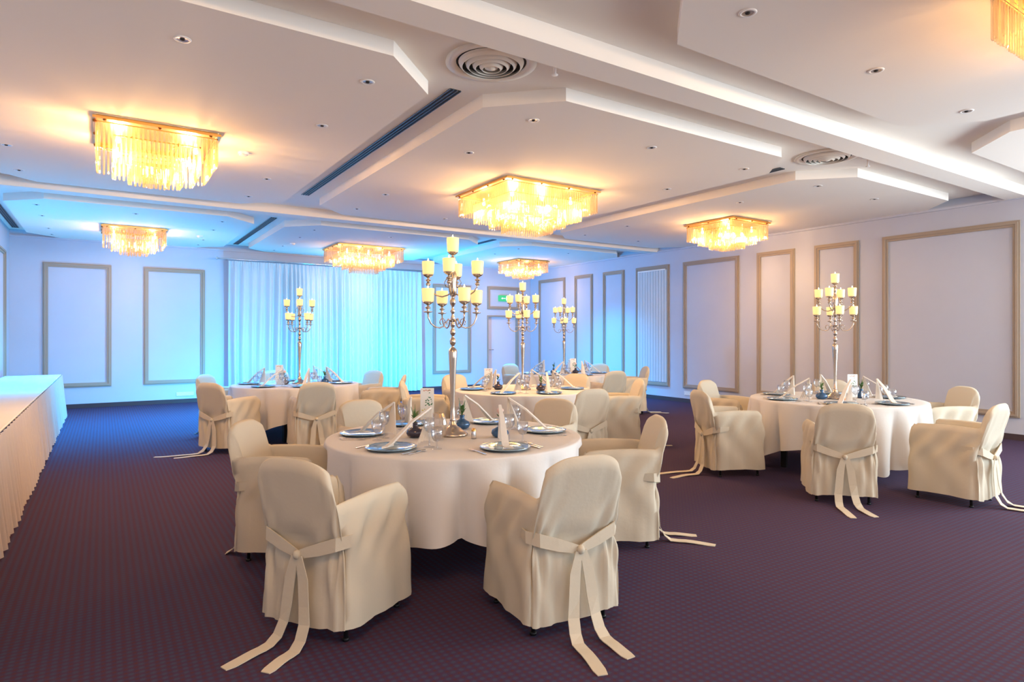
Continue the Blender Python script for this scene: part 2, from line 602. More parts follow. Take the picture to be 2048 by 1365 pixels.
# floods that throw the blue light
fl = empty('floodlight', (3.62, 12.75, 0), radians(-35))
def flood_parts(fl):
    b = MB()
    b.bbox((-0.11, -0.06, 0.16), (0.11, 0.02, 0.36), 0.01)
    for k in range(5):
        b.box((-0.09 + k * 0.04, -0.09, 0.19), (-0.08 + k * 0.04, -0.06, 0.33))
    b.build('housing', M['leg'], fl)
    b = MB(); b.box((-0.095, 0.021, 0.175), (0.095, 0.026, 0.345)); b.build('lens', M['vase'], fl)
    b = MB(); b.tube([(-0.125, 0, 0.26), (-0.125, 0, 0.02), (0.125, 0, 0.02), (0.125, 0, 0.26)], 0.008); b.box((-0.125, -0.1, 0), (0.125, 0.1, 0.012)); b.build('bracket', M['leg'], fl)
flood_parts(fl)
tag(fl, 'small black floodlight on the floor aimed at the curtain', 'floodlight')
for o in bpy.data.objects:
    if o.name == 'flood_curtain':
        dr = Vector((5.3, 15.0, 1.6)) - o.location
        o.location = o.location + dr.normalized() * 0.12
f3 = copy_tree(fl)
f3.location = (5.1, 12.6, 0); f3.rotation_euler = (0, 0, radians(-80))  # added fixture that goes with the extra corner flood
f3['label'] = 'added black floodlight on the floor aimed at the door corner'
f2 = copy_tree(fl)
f2.location = (2.95, 13.0, 0); f2.rotation_euler = (0, 0, radians(73))
f2['label'] = 'small black floodlight on the floor aimed at the panelled wall'
for o in bpy.data.objects:
    if o.name == 'flood_wall':
        dr = Vector((-1.0, 14.2, 1.5)) - o.location
        o.location = o.location + dr.normalized() * 0.12

# ------------------------------------------------------------------ ceiling fittings
CHW = {(0, 1): 'large chandelier above the floor beside the buffet', (1, 1): 'chandelier at the centre of the room', (2, 1): 'chandelier near the right wall',
       (0, 2): 'small far chandelier before the far wall panels', (1, 2): 'chandelier before the blue curtain', (2, 2): 'farthest chandelier by the door',
       (1, 0): 'chandelier cut by the picture edge'}
SHORT = {(0, 1): 'the buffet chandelier', (1, 1): 'the central chandelier', (2, 1): 'the right wall chandelier',
         (0, 2): 'the far wall chandelier', (1, 2): 'the curtain chandelier', (2, 2): 'the farthest chandelier',
         (1, 0): 'the cut off chandelier', (2, 0): 'the hidden near chandelier'}


def make_downlight(loc):
    r = empty('recessed_downlight', loc)
    MB().lathe([(0.034, 0.001), (0.036, -0.004), (0.050, -0.005), (0.054, 0.0)], 20).build('ring', M['white'], r)
    MB().lathe([(0.036, -0.003), (0.026, -0.0015), (0, -0.001)], 16).build('reflector', M['lamp'], r)
    MB().lathe([(0, -0.010), (0.012, -0.008), (0.016, -0.0025)], 12).build('lamp', M['dark'], r)
    return r


ADDED_BLUE = []
dl0 = None
XS = [(-0.82, 0.43, 1.68), (3.22, 4.70, 6.20), (7.70, 9.1, 10.2)]
YS = {0: (2.35, 1.2), 1: (4.57, 5.75, 8.07, 9.22), 2: (11.5, 12.5, 13.9, 14.7)}
XN = ('left side', 'middle', 'right side')
YNM = {0: ('far edge', 'inner part'), 1: ('near edge', 'near half', 'far half', 'far edge'), 2: ('near edge', 'near half', 'far half', 'far edge')}
hide = {(0, 2, 11.5), (1, 2, 11.5)}
for ci in range(3):
    for ri in range(3):
        for yi, y in enumerate(YS[ri]):
            for xi, x in enumerate(XS[ci]):
                if xi == 1 and YNM[ri][yi] not in ('near edge', 'far edge'):
                    continue
                if (ci, ri) == (0, 0) or ((ci, ri) == (0, 1) and xi == 0 and yi < 2) or (ri == 0 and yi == 1):
                    continue
                if ci == 2 and xi == 2 and ri > 0:
                    continue
                if ci == 2 and ri == 0 and xi > 0:
                    continue
                if (ci == 1 and ri == 2 and xi == 2) or (ci == 2 and ri == 2 and yi > 1):
                    continue
                if dl0 is None:
                    o = dl0 = make_downlight((x, y, ZP))
                else:
                    o = copy_tree(dl0); o.location = (x, y, ZP)
                if ri == 2 and yi in (0, 1) and ((ci < 2 and xi != 1) or ci == 2):
                    light('added_blue_spot', 'SPOT', (x, y, ZP - 0.02), (0.0, 0.42, 1.0), 850, (x, y, 0), spot_size=radians(112), spot_blend=1.0, shadow_soft_size=0.04)  # added blue spot below the fitting, tints the far carpet
                tag(o, 'downlight at the %s, %s, of the ceiling panel around %s' % (YNM[ri][yi], XN[xi], SHORT[(ci, ri)]),
                    'downlight', 'recessed downlights in the ceiling panels')


def make_diffuser(loc):
    r = empty('air_diffuser', loc)
    MB().lathe([(0.335, 0.0), (0.34, -0.012), (0.30, -0.018), (0.265, -0.010), (0.262, 0.0)], 48).build('rim', M['grille'], r)
    MB().lathe([(0.262, -0.001), (0, -0.001)], 40).build('cavity', M['dark'], r)
    for k, ra in enumerate((0.245, 0.195, 0.145, 0.095)):
        MB().lathe([(ra, -0.004 - k * 0.004), (ra - 0.012, -0.022 - k * 0.006), (ra - 0.030, -0.040 - k * 0.006), (ra - 0.026, -0.040 - k * 0.006), (ra - 0.006, -0.020 - k * 0.006)], 44).build('cone', M['grille'], r)
    MB().lathe([(0.055, -0.02), (0.050, -0.045), (0.0, -0.062)], 28).build('centre_cap', M['grille'], r)
    return r


dif = make_diffuser((2.42, 3.98, ZC))
tag(dif, 'round concentric ceiling air vent nearest the camera, beside the big beam', 'air vent', 'round air vents in the ceiling')
o = copy_tree(dif); o.location = (6.88, 3.98, ZC)
tag(o, 'smaller looking round ceiling air vent above the table by the tall wall panel', 'air vent', 'round air vents in the ceiling')


def slot(x, y0, y1, label):
    r = empty('slot_diffuser', (x, (y0 + y1) / 2, ZC))
    h = (y1 - y0) / 2
    MB().box((-0.05, -h, -0.004), (0.05, h, 0)).build('recess', M['slotm'], r)
    for k in (-0.05, -0.0165, 0.0165, 0.05):
        MB().box((k - 0.003, -h, -0.010), (k + 0.003, h, -0.004)).build('rail', M['slotfin'], r)
    tag(r, label, 'slot vent', 'linear slot vents between the ceiling panels')


slot(2.44, 4.58, 9.20, 'long dark linear slot vent running between the two nearest chandeliers')
slot(2.46, 11.25, 15.0, 'linear slot vent ending above the left end of the curtain')
slot(6.90, 4.55, 9.20, 'linear slot vent beside the smaller round ceiling vent')
slot(6.92, 11.25, 15.0, 'short looking slot vent behind the central chandelier')
slot(-1.38, 12.4, 14.95, 'linear slot vent in the ceiling along the buffet wall')

# sprinkler heads and detectors
def sprinkler(loc, label, z=ZC):
    r = empty('sprinkler_head', (loc[0], loc[1], z))
    MB().lathe([(0.055, 0), (0.055, -0.008), (0.02, -0.014), (0, -0.014)], 20).build('escutcheon', M['white'], r)
    b = MB(); b.tube([(0, 0, -0.01), (0, 0, -0.11)], 0.011)
    b.lathe([(0, -0.112), (0.022, -0.108), (0.024, -0.104), (0, -0.102)], 14)
    b.build('pipe', M['white'], r)
    tag(r, label, 'sprinkler', 'ceiling sprinklers')


sprinkler((2.80, 3.70), 'white ceiling sprinkler hanging beside the nearest round air vent')
sprinkler((7.30, 3.74), 'white ceiling sprinkler beside the smaller round air vent')


def detector(x, y, label):
    r = empty('smoke_detector', (x, y, ZP))
    MB().lathe([(0.055, 0), (0.055, -0.012), (0.045, -0.03), (0.02, -0.040), (0, -0.041)], 24).build('body', M['white'], r)
    MB().lathe([(0.047, -0.022), (0.0475, -0.027), (0.045, -0.031)], 24).build('grille', M['lamp'], r)
    tag(r, label, 'smoke detector', 'smoke detectors on the ceiling')


detector(1.23, 7.04, 'white smoke detector on the ceiling beside the chandelier nearest the buffet')
detector(1.56, 13.38, 'white smoke detector on the ceiling beside the far chandelier above the panels')
detector(3.30, 13.41, 'white smoke detector on the ceiling before the curtain end')


# ------------------------------------------------------------------ chandeliers
WARM = (1.0, 0.57, 0.24)


def chandelier(cx, cy, sx, sy, tiers, label, power, rods_apart, spacing=0.036):
    r = empty('chandelier', (cx, cy, ZP))
    hx, hy = sx / 2, sy / 2
    mb = MB()
    zt, zb = -0.016, -0.038
    fw = 0.028
    mb.box((-hx - 0.03, -hy - 0.03, zb), (hx + 0.03, -hy - 0.03 + fw, zt))
    mb.box((-hx - 0.03, hy + 0.03 - fw, zb), (hx + 0.03, hy + 0.03, zt))
    mb.box((-hx - 0.03, -hy - 0.03 + fw, zb), (-hx - 0.03 + fw, hy + 0.03 - fw, zt))
    mb.box((hx + 0.03 - fw, -hy - 0.03 + fw, zb), (hx + 0.03, hy + 0.03 - fw, zt))
    for k in range(len(tiers)):
        ins, t0, ln = tiers[k]
        for (a, b) in (((-hx + ins, -hy + ins), (hx - ins, -hy + ins)), ((-hx + ins, hy - ins), (hx - ins, hy - ins)),
                       ((-hx + ins, -hy + ins), (-hx + ins, hy - ins)), ((hx - ins, -hy + ins), (hx - ins, hy - ins))):
            mb.box((a[0] - 0.004, a[1] - 0.004, t0 - 0.002), (b[0] + 0.004, b[1] + 0.004, t0 + 0.008))
        mb.tube([(0.2 * (1 if k % 2 else -1), 0, -0.02), (0.2 * (1 if k % 2 else -1) * 0.5, 0, t0)], 0.006, 6)
    mb.build('brass_frame', M['brass'], r)
    MB().box((-hx, -hy, -0.014), (hx, hy, 0.0)).build('ceiling_plate', M['brass'], r)
    # mounting nuts below the frame
    nut = None
    nn = 2 if sx < 1.2 else 3
    pts = []
    for i in range(nn + 1):
        t = -1 + 2 * i / nn
        pts += [(t * (hx - 0.06), -hy - 0.015), (t * (hx - 0.06), hy + 0.015)]
        if 0 < i < nn or True:
            pts += [(-hx - 0.015, t * (hy - 0.06))]
    for p in pts:
        b = MB().lathe([(0, -0.016), (0.012, -0.014), (0.016, 0.0)], 8)
        if nut is None:
            nut = b.build('mounting_nut', M['darkbrass'], r); o = nut
        else:
            o = nut.copy(); COL.objects.link(o); o.parent = r
        o.location = (p[0], p[1], zb)
    # bulbs
    bulb = None
    nb = 4 if sx < 1.2 else 6
    for i in range(nb):
        bx = (-0.5 + (i % (nb // 2)) / (nb // 2 - 1)) * sx * 0.66
        by = (-0.5 + (i // (nb // 2))) * sy * 0.56
        b = MB().lathe([(0, -0.045), (0.018, -0.036), (0.024, -0.018), (0.018, 0.008), (0.012, 0.028), (0.012, 0.055), (0, 0.055)], 12)
        if bulb is None:
            bulb = b.build('bulb', M['bulb'], r); o = bulb
        else:
            o = bulb.copy(); COL.objects.link(o); o.parent = r
        o.location = (bx, by, -0.13)
        light('bulb_light', 'POINT', (bx, by, -0.27), WARM, power / nb, parent=r, shadow_soft_size=0.05)
    # hanging crystal rods
    rods = []
    rr = random.Random(int(cx * 100))
    for (ins, t0, ln) in tiers:
        ax, ay = hx - ins, hy - ins
        per = [((-ax, -ay), (ax, -ay)), ((ax, -ay), (ax, ay)), ((ax, ay), (-ax, ay)), ((-ax, ay), (-ax, -ay))]
        for si, (p, q) in enumerate(per):
            L_ = sqrt((q[0] - p[0]) ** 2 + (q[1] - p[1]) ** 2)
            if L_ < 0.05:
                continue
            n = max(1, int(L_ / spacing))
            for i in range(n):
                t = (i + 0.5) / n
                facing = si in (0, 3)
                rods.append((0 if facing else 1, p[0] + (q[0] - p[0]) * t, p[1] + (q[1] - p[1]) * t, t0, ln + rr.uniform(-0.006, 0.006), rr.uniform(0, 1)))

    def rodmesh(mb, x, y, z, ln, rot, rad=0.0105):
        n = 6
        v = []
        for zz, s_ in ((z, 0.7), (z - 0.012, 1), (z - ln + 0.010, 1), (z - ln, 0.5)):
            for k in range(n):
                a = 2 * pi * (k + rot) / n
                v.append((x + rad * s_ * cos(a), y + rad * s_ * sin(a), zz))
        f = [tuple(range(n - 1, -1, -1)), tuple(range(3 * n, 4 * n))]
        for j in range(3):
            for k in range(n):
                l_ = (k + 1) % n
                f.append((j * n + k, j * n + l_, (j + 1) * n + l_, (j + 1) * n + k))
        mb.add(v, f, False)
    rods.sort(key=lambda q: q[0])
    single = rods[:100] if rods_apart else []
    proto = {}
    for (_, x, y, z, ln, rot) in single:
        key = round(ln, 2)
        if key not in proto:
            b = MB(); rodmesh(b, 0, 0, 0, key, 0.2)
            proto[key] = b.mesh('crystal_rod', M['rod'])
        o = bpy.data.objects.new('crystal_rod', proto[key])
        COL.objects.link(o); o.parent = r; o.location = (x, y, z)
    rest = rods[len(single):]
    b = MB()
    for (_, x, y, z, ln, rot) in rest:
        rodmesh(b, x, y, z, ln, rot)
    o = b.build('crystal_rods', M['rod'], r)
    o['kind'] = 'stuff'
    return tag(r, label, 'chandelier', 'tiered crystal rod chandeliers')


T_L = [(0.0, -0.062, 0.25), (0.15, -0.15, 0.26), (0.30, -0.25, 0.24), (0.42, -0.36, 0.20)]
T_S = [(0.0, -0.062, 0.25), (0.13, -0.13, 0.25), (0.26, -0.21, 0.24), (0.38, -0.30, 0.18)]
PW = 255
chandelier(0.43, 7.00, 0.96, 0.96, T_S, 'large looking square gold chandelier of hanging glass rods above the buffet side', PW, True)
chandelier(4.77, 6.92, 1.42, 1.24, T_L, 'wide tiered glass rod chandelier at the centre of the room', PW * 1.4, True)
chandelier(8.93, 6.93, 0.92, 0.96, T_S, 'square glass rod chandelier hanging near the right wall', PW * 0.7, True)
chandelier(0.47, 13.30, 0.95, 0.95, T_S, 'small far chandelier above the blue lit wall panels', PW * 0.4, False)
chandelier(4.80, 13.30, 1.44, 1.05, T_L, 'wide bright chandelier hanging in front of the curtain', PW * 0.4, False)
chandelier(9.10, 13.38, 0.93, 0.93, T_S, 'farthest chandelier hanging above the door corner', PW * 0.4, False)
chandelier(0.43, 0.87, 0.96, 0.96, T_S, 'chandelier hanging above the camera side of the buffet', PW * 0.7, False)
chandelier(8.93, 0.87, 0.92, 0.96, T_S, 'chandelier hanging before the side window', PW * 0.5, False)
chandelier(4.77, 0.87, 1.42, 1.10, T_L, 'chandelier cut off by the top corner of the picture', PW * 0.7, True)

# ------------------------------------------------------------------ chairs
def se(v, p):
    return math.copysign(abs(v) ** p, v)


def cover_mesh(seed, wide=0.50, deep=0.52):
    """fitted loose cover over an armchair: outer skirt, arms, rounded backrest, seat"""
    rr = random.Random(seed)
    # outline: list of (x, y, nx, ny, topheight, backweight)
    W, D = wide / 2, deep / 2
    pts = []
    def topback(x):
        q = min(1.0, abs(x) / (W * 1.0))
        return 0.655 + 0.215 * (1 - q ** 3.2) ** 0.42
    # side right (x=+W) from front to back
    nA = 16
    front_n = 12
    # front edge from x=-W to +W
    for i in range(front_n):
        x = -W + 2 * W * (i / front_n)
        q = abs(x) / W
        h = 0.47 + (0.655 - 0.47) * (1 / (1 + exp(-(q - 0.80) * 34)))
        pts.append([x, D, 0, 1, h, 0.0])
    for i in range(nA):
        y = D - 2 * D * (i / nA)
        t = (y + D) / (2 * D)
        h = 0.66 + 0.012 * sin(t * 3.1) - 0.05 * max(0, (t - 0.86) / 0.14) ** 2
        pts.append([W, y, 1, 0, h, max(0.0, 1 - (y + D) / 0.10) * 0.5])
    nb = 36
    for i in range(nb):
        a = pi * i / nb
        x = W * se(cos(a), 0.55)
        pts.append([x, -D, 0, -1, topback(x), 1.0])
    for i in range(nA):
        y = -D + 2 * D * (i / nA)
        t = (y + D) / (2 * D)
        h = 0.66 + 0.012 * sin(t * 3.1 + 0.4) - 0.05 * max(0, (t - 0.86) / 0.14) ** 2
        pts.append([-W, y, -1, 0, h, max(0.0, 1 - (y + D) / 0.10) * 0.5])
    # round the outline corners
    n = len(pts)
    rc = 0.045
    for p in pts:
        x, y = p[0], p[1]
        cx, cy = max(-W + rc, min(W - rc, x)), max(-D + rc, min(D - rc, y))
        dx, dy = x - cx, y - cy
        l = sqrt(dx * dx + dy * dy)
        if abs(dx) > 1e-6 and abs(dy) > 1e-6 and l > rc:
            p[0], p[1] = cx + dx / l * rc, cy + dy / l * rc
            p[2], p[3] = dx / l, dy / l
    k1 = [rr.uniform(0, 6.28) for _ in range(10)]
    def fold(s, z, bw):
        """outward displacement of the skirt cloth"""
        a = 0.007 * max(0.0, 1 - z / 0.60) + 0.002
        f_ = a * (sin(s * 13 + k1[0]) * 0.7 + sin(s * 29 + k1[1] + z * 3) * 0.3)
        # diagonal creases below the arm and pull of the sash at the waist
        f_ += 0.014 * sin(s * 14 + z * 24 + k1[2]) * exp(-((z - 0.52) / 0.13) ** 2) * (1 - bw * 0.5)
        f_ += 0.008 * sin(s * 9 - z * 15 + k1[4]) * exp(-((z - 0.35) / 0.2) ** 2)
        if bw > 0.5:
            f_ -= 0.016 * exp(-((z - 0.46) / 0.05) ** 2)
            f_ += 0.008 * sin(s * 60 + k1[3]) * exp(-((z - 0.36) / 0.12) ** 2)
        return f_
    NZ = 26
    v = []; rings = []
    hem0 = 0.074
    for j in range(NZ + 1):
        t = j / NZ
        row = []
        for i, (x, y, nx_, ny_, h, bw) in enumerate(pts):
            s = i / n * 2 * pi
            hem = hem0 + 0.008 * sin(s * 2 + k1[5]) + 0.002 * sin(s * 7 + k1[6])
            z = hem + (h - hem) * t
            flare = 0.030 * max(0, (0.62 - z) / 0.62)
            if z > 0.66 and bw == 1.0:
                flare -= 0.0
            dd = flare + fold(s, z, bw)
            # crest rounding close to the top
            dd -= 0.020 * max(0, (t - 0.94) / 0.06) ** 2
            lean = bw * (0.22 * max(0, z - 0.42) + 0.10 * max(0, z - 0.42) ** 2)
            sq = 1.0
            px, py = x * sq + nx_ * dd, y + ny_ * dd - lean
            row.append(len(v)); v.append((px, py, z))
        rings.append(row)
    # crest and inner skin
    for (inset, dz, lev) in ((0.028, 0.008, None), (0.052, -0.006, None), (0.062, -0.05, None), (0.068, None, 0.5), (0.070, None, 1.0)):
        row = []
        for i, (x, y, nx_, ny_, h, bw) in enumerate(pts):
            seatz = 0.468
            if lev is None:
                z = max(h + dz, seatz + 0.002 - inset * 0.02)
            else:
                hh = max(h - 0.05, seatz + 0.001)
                z = hh + (seatz - hh) * lev
            lean = bw * (0.22 * max(0, z - 0.42) + 0.10 * max(0, z - 0.42) ** 2)
            ins = inset
            px, py = x - nx_ * ins, y - ny_ * ins - lean
            if abs(ny_) > 0.5 and nx_ * nx_ < 0.5:
                px = max(-W + ins, min(W - ins, px)) if z < 0.64 or True else px
            row.append(len(v)); v.append((px, py, z))
        rings.append(row)
    # seat rings to the centre
    for sc in (0.6, 0.2):
        row = []
        for i, (x, y, nx_, ny_, h, bw) in enumerate(pts):
            px, py = (x - nx_ * 0.07) * sc, (y - ny_ * 0.07) * sc
            row.append(len(v)); v.append((px, py, 0.468 + 0.014 * (1 - sc)))
        rings.append(row)
    f = []
    for A, B in zip(rings, rings[1:]):
        for i in range(n):
            j = (i + 1) % n
            f.append((A[j], A[i], B[i], B[j]))
    c = len(v); v.append((0, 0, 0.482))
    last = rings[-1]
    for i in range(n):
        f.append((last[(i + 1) % n], last[i], c))
    mb = MB(); mb.add(v, f)
    return mb


def make_chair(seed, tail_dir=0.0, trail=1.0, wide=0.50, cov=None):
    """banquet chair facing +Y; tail_dir: sideways lay of the sash ends on the floor"""
    r = empty('banquet_chair', (0, 0, 0))
    W = wide / 2
    cover_mesh(seed, wide).build('chair_cover', M['cream'], r)
    # legs under the hem
    for sx in (-1, 1):
        for sy in (-1, 1):
            b = MB().tube([(sx * (W - 0.045), sy * 0.205, 0.006), (sx * (W - 0.045), sy * 0.20, 0.16)], 0.011)
            b.lathe([(0, 0), (0.016, 0.0), (0.017, 0.012), (0.012, 0.016), (0, 0.016)], 10, (sx * (W - 0.045), sy * 0.205, 0))
            b.build('leg', M['leg'], r)
    # sash: band from both side seams down to a knot behind the back
    def backy(z):
        return -0.26 - 0.22 * max(0, z - 0.42)
    P = [(-W + 0.005, -0.13, 0.495), (-W - 0.012, -0.235, 0.49), (-W + 0.035, -0.288, 0.48), (-0.12, -0.296, 0.448), (-0.03, -0.300, 0.420), (0, -0.303, 0.412),
         (0.03, -0.300, 0.420), (0.12, -0.296, 0.448), (W - 0.035, -0.288, 0.48), (W + 0.012, -0.235, 0.49), (W - 0.005, -0.13, 0.495)]
    b = MB()
    b.ribbon(P, (0, 0.05, 1), [0.045, 0.058, 0.064, 0.062, 0.046, 0.036, 0.046, 0.062, 0.064, 0.058, 0.045], 0.006)
    b.lathe([(0, -0.024), (0.014, -0.018), (0.021, 0), (0.015, 0.017), (0, 0.023)], 10, (0, -0.309, 0.412))
    b.build('sash', M['cream'], r)
    for k, (o_, ln) in enumerate(((-0.030, 0.50 * trail), (0.036, 0.38 * trail))):
        pts = [(o_ * 0.4, -0.312, 0.405), (o_ * 1.2, -0.316, 0.30), (o_ * 1.6, -0.325, 0.18)]
        pts += [(o_ * 1.9, -0.335, 0.10), (o_ * 2.1 + tail_dir * 0.03, -0.365, 0.040), (o_ * 2.3 + tail_dir * 0.07, -0.405, 0.012)]
        m_ = 6
        for i in range(1, m_ + 1):
            t = i / m_
            ang = tail_dir * t * 0.9 + (0.25 if k else -0.05) * t
            px, py, _ = pts[-1]
            st = ln / m_
            pts.append((px + st * sin(ang + tail_dir * 0.6), py - st * cos(ang + tail_dir * 0.6), 0.006 + 0.004 * sin(t * 5)))
        wd = []
        for i in range(len(pts)):
            a_, c_ = Vector(pts[max(i - 1, 0)]), Vector(pts[min(i + 1, len(pts) - 1)])
            t_ = (c_ - a_).normalized()
            up = Vector((0, -1, 0)) if i < 3 else Vector((0, -0.5, 0.8)) if i < 5 else Vector((0, 0, 1))
            wd.append(tuple(t_.cross(up)))
        MB().ribbon(pts, wd, [0.038] + [0.060] * (len(pts) - 2) + [0.046], 0.004).build('sash_tail', M['cream'], r)
    return r


TABLES = {
    1: (2.08, 3.91, 'nearest round table'),
    2: (2.35, 9.34, 'round table before the curtain'),
    3: (4.57, 6.73, 'middle round table'),
    4: (7.16, 9.18, 'farthest round table'),
    5: (6.82, 3.85, 'round table by the tall wall panel'),
}
SEAT = {24: 'rear right', 97: 'rear left', 157: 'left', 215: 'front left', 265: 'front right', 332: 'right'}
chairs = []   # (table, az, x, y, facing_deg, tail_dir, trail, label)
chairs += [
    (1, 265, 1.97, 2.66, 84, -0.12, 0.52, 'cream covered chair in the very front, sash ends trailing towards the camera'),
    (1, 215, 1.03, 3.20, 32, -0.10, 0.46, 'cream covered chair seen from its shaded back, left of the front pair'),
    (1, 157, 1.07, 4.33, -38, 0.0, 0.05, 'cream covered chair at the nearest table, behind the shaded front chair'),
    (1, 332, 3.04, 3.35, 150, -0.30, 0.6, 'cream covered chair at the nearest table whose sash trails out over open carpet'),
    (1, 24, 3.14, 4.40, 205, 0.0, 1.0, 'cream chair back showing behind the two leaning napkins of the nearest table'),
    (1, 97, 1.97, 5.10, -83, 0.0, 1.0, 'cream chair back behind the blue lit plates of the nearest table'),
    (5, 157, 5.58, 4.30, -25, 0.15, 0.9, 'cream covered chair with pink lit back beside the gap in the carpet, sash pointing left'),
    (5, 97, 6.60, 5.06, -80, 0.0, 0.1, 'cream chair back rising behind the leftmost chair of the right table'),
    (5, 212, 5.53, 3.10, 40, 0.15, 0.6, 'cream covered chair seen squarely from behind at the right table'),
    (5, 250, 6.33, 2.50, 92, 0.45, 1.0, 'cream covered chair in profile at the right table, sash running off the picture'),
    (5, 331, 7.86, 3.28, 151, 0.0, 0.1, 'cream covered chair before the tall wall panel, arm just above its neighbour'),
    (5, 32, 7.74, 4.42, 212, 0.0, 1.0, 'cream chair mostly hidden behind the right table'),
]
for tn, azs in ((2, (24, 88, 154, 216, 265, 332)), (3, (24, 97, 151, 265, 332)), (4, (24, 97, 265, 332))):
    tx, ty, nm = TABLES[tn]
    for az in azs:
        key = min(SEAT, key=lambda q: abs(q - az))
        rr_ = 1.22 if (tn, az) != (2, 154) else 1.1
        if (tn, az) == (2, 154): az = 139
        chairs.append((tn, az, tx + rr_ * cos(radians(az)), ty + rr_ * sin(radians(az)), az + 180, -0.7 if (tn, az) == (2, 216) else 0.0, 0.1 if az == 139 else 0.95 if (tn, az) == (2, 216) else 0.7,
                       'cream covered chair at the %s seat of the %s' % (SEAT[key], nm)))
protos = {}
for i, (tn, az, x, y, fc, td, tr, lab) in enumerate(chairs):
    seed = i if tn in (1, 5) else 20 + i % 3
    key = (seed, td, tr)
    if key in protos:
        o = copy_tree(protos[key])
    else:
        o = make_chair(seed, td, tr)
        protos[key] = o
    o.location = (x, y, 0)
    o.rotation_euler = (0, 0, radians(fc - 90))
    tag(o, lab, 'chair', 'covered banquet chairs')

# ------------------------------------------------------------------ tables with cloths
TZ = 0.745


def make_table(x, y, label, rot):
    r = empty('round_table', (x, y, 0), rot)
    MB().lathe([(0, TZ - 0.03), (0.86, TZ - 0.03), (0.875, TZ - 0.022), (0.875, TZ - 0.006), (0.865, TZ - 0.002), (0, TZ - 0.002)], 48).build('tabletop', M['seat'], r)
    for sx in (-1, 1):
        for sy in (-1, 1):
            MB().bbox((sx * 0.42 - 0.03, sy * 0.42 - 0.03, 0), (sx * 0.42 + 0.03, sy * 0.42 + 0.03, TZ - 0.03), 0.004).build('leg', M['leg'], r)
    tag(r, label, 'table', 'round banquet tables')
    return r


def cloth_mesh(seed, corner0, tno=0):
    rr = random.Random(seed)
    R = 0.885
    n = 240
    k = [rr.uniform(0, 6.28) for _ in range(8)]
    v = [(0, 0, TZ + 0.004)]
    rings = []
    for rad in (0.3, 0.6, 0.82):
        rings.append([len(v) + i for i in range(n)])
        v += [(rad * cos(2 * pi * i / n), rad * sin(2 * pi * i / n), TZ + 0.004) for i in range(n)]
    for a in (0, 0.5, 1.0):
        rings.append([len(v) + i for i in range(n)])
        for i in range(n):
            th = 2 * pi * i / n
            q = R - 0.012 + 0.012 * sin(a * pi / 2)
            v.append((q * cos(th), q * sin(th), TZ + 0.004 - 0.012 * (1 - cos(a * pi / 2))))
    NS = 18
    for j in range(1, NS + 1):
        s = j / NS
        rings.append([len(v) + i for i in range(n)])
        for i in range(n):
            th = 2 * pi * i / n
            c = abs(cos(2 * (th - corner0)))
            drop = 0.455 + 0.19 * c ** 3
            w_ = sin(th * 11 + k[0] + 0.7 * sin(th * 3 + k[1]))
            w_ = 0.8 * (2 * abs(sin(th * 8 + k[0] + 0.5 * sin(th * 3 + k[1]))) ** 0.6 - 1) + 0.2 * sin(th * 19 + k[2]) + 0.2 * sin(th * 7 + k[3] + s)
            amp = 0.085 * s ** 0.75
            q = R + 0.0 * s + amp * (w_ - 0.25) + 0.018 * s * c ** 2
            drop += 0.010 * w_
            px, py, pz = q * cos(th), q * sin(th), TZ - 0.008 - s * drop
            if pz < 0.70:
                for (tn_, az_, cx_, cy_, fc_, *_r) in chairs:
                    if tn_ != tno: continue
                    dx_, dy_ = px + TABLES[tno][0] - cx_, py + TABLES[tno][1] - cy_
                    fx, fy = cos(radians(fc_)), sin(radians(fc_))
                    ly, lx = dx_ * fx + dy_ * fy, dx_ * fy - dy_ * fx
                    lim = 0.300 * (1 - max(0, (abs(lx) - 0.30) / 0.06)) if abs(lx) < 0.36 else -1
                    if lim > 0 and -0.25 < ly < lim:
                        k_ = min(1.0, (0.70 - pz) / 0.03)
                        mv = (lim - ly) * k_
                        px += fx * mv; py += fy * mv
            v.append((px, py, pz))
    f = []
    for i in range(n):
        f.append((0, rings[0][i], rings[0][(i + 1) % n]))
    for A, B in zip(rings, rings[1:]):
        for i in range(n):
            j = (i + 1) % n
            f.append((A[i], B[i], B[j], A[j]))
    mb = MB(); mb.add(v, f)
    return mb


CORN = {1: radians(20), 5: radians(237), 2: radians(30), 3: radians(50), 4: radians(40)}
for tn, (tx, ty, nm) in TABLES.items():
    make_table(tx, ty, 'round banquet table under the white cloth of the ' + nm, -0.43 if tn == 1 else 0.3)
    tag(cloth_mesh(tn, CORN[tn], tn).build('tablecloth', M['cloth'], loc=(tx, ty, 0)),
        'white floor length tablecloth on the ' + nm, 'tablecloth', 'white round tablecloths')

# ------------------------------------------------------------------ candelabra
TOP = TZ + 0.005


